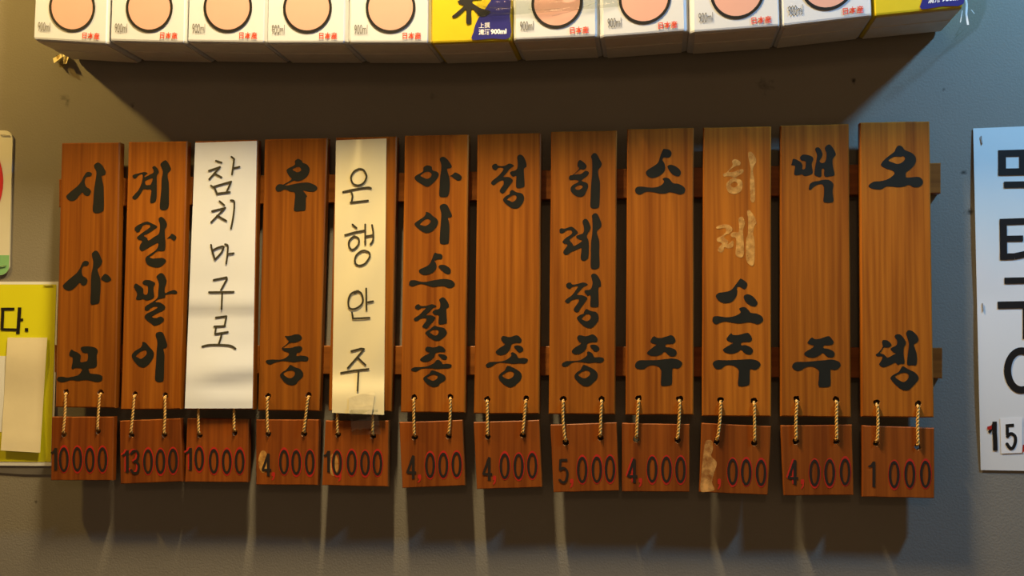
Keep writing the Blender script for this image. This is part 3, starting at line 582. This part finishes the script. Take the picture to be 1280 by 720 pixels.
for corners, bf, m, hand, lab, wd in (
  (((244, 178.5), (321, 176), (315.5, 510.5), (231, 510.5)), bump1, M_PAPER, HAND1, 'creased white paper strip handwritten 참치마구로, covering the third board', 2.3),
  (((420, 175.5), (483, 173), (480, 518.5), (415, 516)), bump2, M_YPAPER, HAND2, 'narrow cream paper strip handwritten 은행안주, taped over the fifth board', 2.3)):
    t = thing('paper_strip', lab, 'paper strip', P(corners[3][0]+30, corners[3][1], D_BOARD), 'handwritten paper strips')
    link('sheet', *strip(corners, bf, 10, 48), m, t, smooth=True)
    for ox, oy, st in hand:
        fl = Flat()
        for s in st:
            pl = [(ox+x/8, oy+y/8) for x, y in pts(s)]
            sharp = len(pl) == 3 and oy != 195
            fl.stroke(pl, wd, lambda x, y, bf=bf: bf(x, y)+0.0006, not sharp)
        fl.build('syllable', m and M_PEN, t)
    if bf is bump2:
        fl = Flat(); dt = lambda x, y: bump2(x, y)+0.0005
        fl.poly([[(436, 497), (452, 492.5), (468, 488), (469, 494), (466.5, 506), (465, 517), (436, 516.5)]], lambda x, y: dt(x, y)+0.0006*(y-488)/28)
        fl.poly([[(436, 507.5), (452, 508), (467, 505.5), (464.5, 518), (436, 517)]], lambda x, y: dt(x, y)+0.0012)
        fl.build('yellowed_tape', M_TAPEY, t, 'wrinkled yellowed tape at the foot of the strip')
        v, f = sheet(((437, 512), (472, 512), (476, 543), (440, 544)), lambda u, v: D_BOARD+0.0068-.003*v+0.0012*math.sin(u*5+v*3)+.0008*math.sin(9*v+3*u), 12, 10, 0.0001)
        link('clear_tape', v, f, M_CLEAR, t, 'clear tape end hanging onto the price tag', smooth=True)

# ------------------------------------------------------------------ cartons on the wall above
CART = [((41, 49.5), (133.5, 55), 0), ((137, 51.5), (231, 54), 0), ((233.5, 52.5), (331, 54), 0), ((333, 54), (431, 54), 0), ((436, 54), (536, 54), 0),
 ((539, 54.5), (638, 51), 1), ((643, 50.5), (746, 46), 0), ((752.5, 47), (857, 39), 0), ((866, 41), (975, 33), 0), ((978, 33), (1090.5, 20), 0), ((1093, 20.5), (1205, 9), 1)]
CLAB = ['white drinks carton at the left end of the row', 'white drinks carton second from the left end of the row', 'white drinks carton third from the left end of the row',
 'white drinks carton fourth from the left, two before the first yellow one', 'white drinks carton directly left of the middle yellow and blue carton', 'yellow and blue carton in the middle of the white row',
 'white drinks carton directly right of the middle yellow carton, under clear tape', 'white drinks carton second to the right of the middle yellow carton', 'white drinks carton third to the right of the middle yellow carton', 'white drinks carton directly left of the end yellow carton',
 'yellow and blue carton at the right end of the row']
DC, DB = 0.085, 0.004
for i, (l, r, kind) in enumerate(CART):
    A, B = P(*l, DC), P(*r, DC)
    t = thing('drink_carton', CLAB[i], 'carton', (A+B)/2, 'drinks cartons in the row above the boards')
    e = (B-A).normalized(); up = Vector((-e.z*(.15 if e.z < 0 else .28), 0, 1)).normalized(); w = (B-A).length; s = w/98.0
    def L(u, v, d=DC, A=A, e=e, up=up, s=s):          # u right, v up in carton pixels (98 wide), d depth
        k = 1-0.036*max(0, v)/220
        p = A+e*((49+(u-49)*k)*s)+up*(v*s); return Vector((p.x, -d, p.z))
    H, G = 205, 250
    prof = [(0, DC-.0035, .0), (0, DC-.0012, .4), (0, DC, 3.0), (0, DC, H)]
    b = 1.8
    ring = [(b, DC), (98-b, DC), (98, DC-.0016), (98, DB+.0016), (98-b, DB), (b, DB), (0, DB+.0016), (0, DC-.0016)]
    V = []; Fc = []
    def shrink(d, k): return (DC+DB)/2+(d-(DC+DB)/2)*k
    gl = 0 if i == 0 else (l[0]-CART[i-1][1][0])/2-.1; gr = 0 if i == 10 else (CART[i+1][0][0]-r[0])/2-.1
    ring[2] = (98+gr, DC-.006); ring[7] = (-gl, DC-.006); ring[3] = (98+gr, DB+.003); ring[6] = (-gl, DB+.003)   # sides widened to close the gaps that leak lamp light
    for v, k in ((0.2, .965), (1.2, .99), (3.2, 1.0), (60, 1.004), (130, 1.004), (H, 1.0)):
        for u, d in ring: V.append(L(49+(u-49)*k, v, shrink(d, k)))
    nl = 6
    for j in range(nl-1):
        for k in range(8): Fc.append((j*8+k, j*8+(k+1) % 8, (j+1)*8+(k+1) % 8, (j+1)*8+k))
    Fc.append(tuple(range(8)))
    link('body', V, Fc, M_CARTY if kind else M_CART, t)
    mid = (DC+DB)/2                                    # gable top above the body
    V = [L(0, H, DC-.001), L(98, H, DC-.001), L(98, H, DB+.001), L(0, H, DB+.001), L(8, G, mid+.0012), L(90, G, mid+.0012), L(90, G, mid-.0012), L(8, G, mid-.0012),
         L(3, G+22, mid+.0012), L(95, G+22, mid+.0012), L(95, G+22, mid-.0012), L(3, G+22, mid-.0012)]
    link('gable_top', V, [(0, 1, 5, 4), (1, 2, 6, 5), (2, 3, 7, 6), (3, 0, 4, 7), (4, 5, 9, 8), (5, 6, 10, 9), (6, 7, 11, 10), (7, 4, 8, 11), (8, 9, 10, 11)], M_CARTY if kind else M_CART, t)
    for lo, hi, vv in ((.06, .50, -.7), (.47, .95, -1.5)):   # overlapping folded flaps underneath
        d0, d1 = DC-(DC-DB)*lo, DC-(DC-DB)*hi
        V = [L(u, v, d) for v in (0.5, vv) for u, d in ((3, d0), (95, d0), (95, d1), (3, d1))]
        link('base_flap', V, [(0, 1, 2, 3), (4, 5, 6, 7), (0, 1, 5, 4), (1, 2, 6, 5), (2, 3, 7, 6), (3, 0, 4, 7)], M_BASE, t)
    LF = lambda u, v, d=0.0: L(u, v, DC+0.00055+d)
    def txt(st, u, v, size, m, name, sx=1.0, bold=0.0, LF=LF):
        V, Fc = text_mesh(st, size, lambda x, y: LF(u+x, v+y, .0002), sx, bold); link(name, V, Fc, m, t)
    fl = Flat()
    if kind:
        fl.poly([cr_closed([(78, 60), (97.6, 60), (97.6, 30), (97.6, 4), (75, 3.6), (51.5, 2.8), (52.5, 12), (55.5, 23), (60, 31), (66, 39), (71, 46), (75, 52)], 3)], 0, LF)
        fl.build('blue_panel', M_BLUE, t)
        k = Flat(); k.poly([cr_closed([(x/8-19, 53.5-y/8) for x, y in pts("415,25 440,5 480,-10 490,-70 560,-70 555,-8 640,-12 645,10 570,15 560,40 600,70 650,100 740,130 710,170 650,182 610,150 570,105 550,110 552,220 545,245 520,250 500,235 500,110 470,120 420,165 380,182 357,168 390,140 440,100 475,65 440,50")], 3)], 0.0002, LF)
        k.build('brush_character', M_BLACK, t)
        txt('上撰', 59, 17.2, 7.4, M_WHITE, 'lettering', .95); txt('清酒', 59, 9.0, 7.4, M_WHITE, 'lettering', .95, .12); txt('900ml', 74, 9.0, 8.0, M_WHITE, 'lettering', .98, .35)
    else:
        n = 40
        fl.poly([[(51+28.5*math.cos(2*math.pi*k/n), 43+28.5*math.sin(2*math.pi*k/n)) for k in range(n)]], 0, LF); fl.build('round_print', M_PEACH, t, 'plain round peach print with a dark outline')
        k = Flat(); k.ring(51, 43, 30.8, 30.8, 3.3, 0.0002, LF, 44); k.build('print_outline', M_BLACK, t)
        txt('900ml', 6.5, 11.0, 16.5, M_GREY, 'volume_lettering', .41); txt('日本産', 65, 5.6, 8.6, M_ORED, 'origin_lettering', .93, .18)
# ------------------------------------------------------------------ tape around the cartons
t = thing('packing_tape', 'glossy clear packing tape stretched across the cartons in the middle', 'tape', P(690, 10, DC+.002))
V, Fc = sheet(((596, 1), (775, -13), (776, 8), (596, 22)), lambda u, v: DC+.0018+.0008*math.sin(u*17)+.0007*math.sin(v*7+u*3), 40, 8, .0001)
link('film', V, Fc, M_CLEAR, t, smooth=True)
V, Fc = [], []
for p0, p1 in (((604, 8.6), (641, 8.4)), ((612, 15.8), (642, 16)), ((660, 11.5), (700, 10.5)), ((690, 20), (745, 3))):
    a, b = P(*p0, DC+.003), P(*p1, DC+.003); v, f = tube([a.lerp(b, k/6)+Vector((0, 0, -.0012*math.sin(math.pi*k/6))) for k in range(7)], .0005, 5)
    o = len(V); V += v; Fc += [tuple(o+x for x in g) for g in f]
link('film_crease_glint', V, Fc, M_CLEAR, t)
t = thing('packing_tape', 'clear tape holding the right carton end to the blue-lit wall', 'tape', P(1215, 20, .03))
e0 = [P(1205.5, -30, DC-.002), P(1206.5, 9, DC-.002), P(1200, 30, .05), P(1196, 44, .03)]
e1 = [P(1233, -30, .0012), P(1232, 12, .0012), P(1223, 34, .0012), P(1186, 56, .0012)]
V, Fc = [], []
for k in range(4):
    for j in range(9):
        q = e0[k].lerp(e1[k], j/8); V.append(q+Vector((0.0015*math.sin(j*1.7+k), -.002*math.sin(math.pi*j/8), 0.001*math.sin(j*2.3+k*2))))
for k in range(3):
    for j in range(8): Fc.append((k*9+j, k*9+j+1, (k+1)*9+j+1, (k+1)*9+j))
link('film', V, Fc, M_CLEAR, t, smooth=True)
for ps in (((1207, -5, .075), (1208.5, 6, .076), (1208, 18, .077), (1210, 31, .077)), ((1203, 13, .0765), (1200.5, 28, .077)), ((1214, 12, .050), (1218, 17, .050))):
    w = 1.3 if len(ps) == 4 else .5; V = []
    for x, y, d in ps: V += [P(x-w, y, d+.004), P(x+w, y, d+.004), P(x+w, y, d+.003), P(x-w, y, d+.003)]
    n = len(ps); Fc = [(4*k+a, 4*k+(a+1) % 4, 4*k+4+(a+1) % 4, 4*k+4+a) for k in range(n-1) for a in range(4)]+[(0, 1, 2, 3), (4*n-4, 4*n-3, 4*n-2, 4*n-1)]
    link('film_crease_glint', V, Fc, M_GLINT, t)  # white ribbons paint the glint along the tape
t = thing('packing_tape', 'crumpled yellowed tape end on the wall below the left carton', 'tape', P(76, 76, .004))
for c in (((66, 73), (76, 67.5), (78, 71), (67.5, 79)), ((78, 67.5), (87, 68), (83, 79.5), (79.5, 80)), ((70, 69), (84, 68.5), (81, 85), (74, 84))):
    V, Fc = sheet(c, lambda u, v: .002+.007*v+.002*math.sin(u*6+v*2), 6, 6, .0002)
    link('tape_fold', V, Fc, M_CLEARY if c[0][0] == 70 else M_TAPEY, t, smooth=True)

# ------------------------------------------------------------------ notices on the wall
def staple(px, py, ang, parent, d):
    a, b = P(px-5*math.cos(ang), py-5*math.sin(ang), d+.0009), P(px+5*math.cos(ang), py+5*math.sin(ang), d+.0009)
    link('staple', *tube([a+Vector((0, .0012, 0)), a, a.lerp(b, .5), b, b+Vector((0, .0012, 0))], .00045, 5), M_STAPLE, parent)
def rounded(x0, y0, x1, y1, r, skew=0.0):
    out = []
    for cx_, cy_, a0 in ((x1-r, y0+r, -90), (x1-r, y1-r, 0), (x0+r, y1-r, 90), (x0+r, y0+r, 180)):
        for k in range(7):
            a = math.radians(a0+15*k); y = cy_+r*math.sin(a); out.append((cx_+r*math.cos(a)-skew*(y-y0), y))
    return out
t = thing('rounded_sign', 'cream sign with rounded corners, red circle and green foot, at left edge', 'sign', P(-60, 344, .002))
out = rounded(-168, 163, 16, 344, 11, .028)
def slab(outline, d0, d1):
    n = len(outline); V = [P(x, y, d1) for x, y in outline]; V += [Vector((p.x, -d0, p.z)) for p in V]
    return V, [tuple(range(n)), tuple(range(n, 2*n))]+[(i, (i+1) % n, n+(i+1) % n, n+i) for i in range(n)]
link('panel', *slab(out, .0, .0022), M_SIGN, t)
fl = Flat(); g = [(x, y) for x, y in out if y > 322]; g = [(-168-.028*156, 319), (16-.028*156, 319)]+g
fl.poly([g], .0025); fl.build('green_band', M_GREEN, t)
fl = Flat(); fl.ring(-76, 227, 80, 80, 22, .0025, n=60); fl.build('red_circle', M_SRED, t)
staple(6, 169, .05, t, .0025); staple(2, 333, -.2, t, .0025)

t = thing('yellow_notice', 'yellow notice with black 다. and white border, behind the leftmost board', 'poster', P(-30, 582, .002))
link('backing_sheet', *slab([(-170, 560), (64, 560), (64, 593.5), (30, 593), (0, 591), (-40, 589), (-170, 588)], .0, .0012), M_BACK, t, 'grey sheet showing below the notice')
link('paper', *slab([(-170, 352), (73, 352), (66, 582.5), (-170, 580.5)], .0014, .0022), M_PAPER, t)
fl = Flat(); fl.poly([[(-167, 355.5), (70.5, 355.5), (63.5, 577.5), (-167, 575.5)]], .0025); fl.build('yellow_print', M_YPOST, t)
fl = Flat(); fl.poly([[(-150, 445), (8, 445), (6.5, 540), (-150, 540)]], .0028); fl.build('white_panel', M_PAPER, t)
fl = Flat(); dd = .0030
for a, b, w in (((1.2, 386.3), (18, 386.2), 3.4), ((3.6, 384.8), (2.4, 412), 4.0), ((1.2, 411.6), (22.5, 412.2), 3.2), ((24.6, 384.2), (22.3, 417.5), 4.4), ((25, 399.6), (29, 399.6), 3.2), ((31, 412.2), (35.2, 412.2), 4.4)):
    fl.stroke([a, b], w, dd, False, square=True)
fl.build('lettering', M_BLACK, t)
staple(59.5, 356.8, 0, t, .0025)
t2 = thing('paper_slip', 'blank beige paper slip stuck over the yellow notice', 'paper slip', P(27, 565, .003))
V, Fc = sheet(((9.5, 422), (59, 422), (50, 566), (1, 563)), lambda u, v: .0042+.0008*math.sin(v*9)+.0045*max(0, v-.8)**1.2*5*.6, 6, 30)
link('sheet', V, Fc, M_SLIP, t2, smooth=True)

t = thing('wall_poster', 'pale blue and white poster lettered 먹태구이 15,000, right edge', 'poster', P(1283, 588, .002))
PX0, PX1 = 1217, 1352
def pd(x, y):
    u = (x-1217-(y-160)*.022)/130; v = (y-160)/427
    return .0013+.0015*max(0, 1-u*1.6)**2*math.sin(math.pi*min(1, max(0, v)))**.8+.0012*math.sin(math.pi*min(1, max(0, v*2 % 1)))*max(0, 1-u)
cor = ((1216.5, 160.5), (1350, 155), (1358, 590), (1226, 587.5))
def pdc(u, v):
    a, b, c, e = cor
    x = (a[0]*(1-u)+b[0]*u)*(1-v)+(e[0]*(1-u)+c[0]*u)*v; y = (a[1]*(1-u)+b[1]*u)*(1-v)+(e[1]*(1-u)+c[1]*u)*v
    return pd(x, y)
link('sheet', *sheet(cor, pdc, 30, 44), M_RPOST, t, smooth=True)
def glyph(segs, name='syllable', m=M_BLACK, off=.0005):
    fl = Flat()
    for s in segs:
        if s[0] == 'o': fl.ring(*s[1:], lambda x, y: pd(x, y)+off, n=36)
        else:
            a, b, w = s; n = 6
            fl.stroke([(a[0]+(b[0]-a[0])*k/n, a[1]+(b[1]-a[1])*k/n) for k in range(n+1)], w, lambda x, y: pd(x, y)+off, False, square=True)
    fl.build(name, m, t)
glyph([((1248, 192), (1284, 191), 8.5), ((1252.7, 188), (1252.9, 219.5), 9.5), ((1279, 188), (1279, 219), 9.5), ((1248, 215.2), (1284, 214.5), 8.8),
       ((1290, 203), (1303, 203), 8), ((1306, 183), (1306, 224), 9), ((1255, 231), (1310, 230), 8), ((1306, 230), (1306, 258), 9)])
glyph([((1250, 277.5), (1281, 276.5), 8), ((1254, 273.5), (1254.7, 325), 9), ((1252, 298.5), (1279, 298), 7.5), ((1250, 320.8), (1268, 320.5), 8), ((1268, 320.5), (1286, 316.5), 8),
       ((1294, 270), (1294, 334), 8.5), ((1310, 266), (1310, 338), 9), ((1294, 300), (1310, 300), 7.5)])
glyph([((1255.5, 351), (1311, 350), 8), ((1307, 350), (1303, 374), 9), ((1247, 381.5), (1322, 380), 9), ((1283, 382), (1283, 424), 9)])
glyph([('o', 1277, 463, 22, 29, 9), ((1312, 426), (1312, 500), 9)])
fl = Flat(); dq = lambda x, y: pd(x, y)+.0005
fl.stroke([(1243.3, 527), (1243.3, 540), (1244, 552), (1244.3, 563.5)], 5.6, dq, False, square=True); fl.stroke([(1242, 530.5), (1236.5, 541)], 3.6, dq, False, square=True); fl.build('digit', M_BLACK, t)
fl = Flat(); fl.poly([[(1234, 533.5), (1240, 531.5), (1239.5, 536.5), (1234.5, 537.5)]], lambda x, y: pd(x, y)+.0007); fl.build('red_scrap', M_RED, t)
fl = Flat(); fl.poly([[(1250.2, 522.5), (1278, 521), (1278, 566), (1251.5, 567)]], lambda x, y: pd(x, y)+.0006); fl.build('sticker', M_WHITE, t, 'white sticker under the digit 5')
fl = Flat(); dq2 = lambda x, y: pd(x, y)+.0009
fl.stroke([(1267.5, 531.5), (1257, 532.3)], 4, dq2, False, square=True); fl.stroke([(1259, 531), (1259.3, 544)], 3.8, dq2, False, square=True)
fl.stroke([(1259.5, 545.5), (1263.5, 542), (1268.5, 545), (1269.3, 552), (1266.5, 559.5), (1262.5, 560), (1258.8, 555)], 4, dq2); fl.build('digit', M_BLACK, t)
fl = Flat(); fl.poly([[(1278.5, 556), (1282.5, 555.5), (1282.5, 560), (1279, 566), (1278, 565)]], dq2); fl.build('comma', M_RED, t)
for k, x in enumerate((1292, 1312, 1332)):
    fl = Flat(); fl.ring(x, 545, 8.5, 18, 4.2, dq); fl.build('digit', M_BLACK, t)
staple(1227, 175, 1.45, t, pd(1227, 175)); staple(1228.5, 384, 1.5, t, pd(1228, 384))
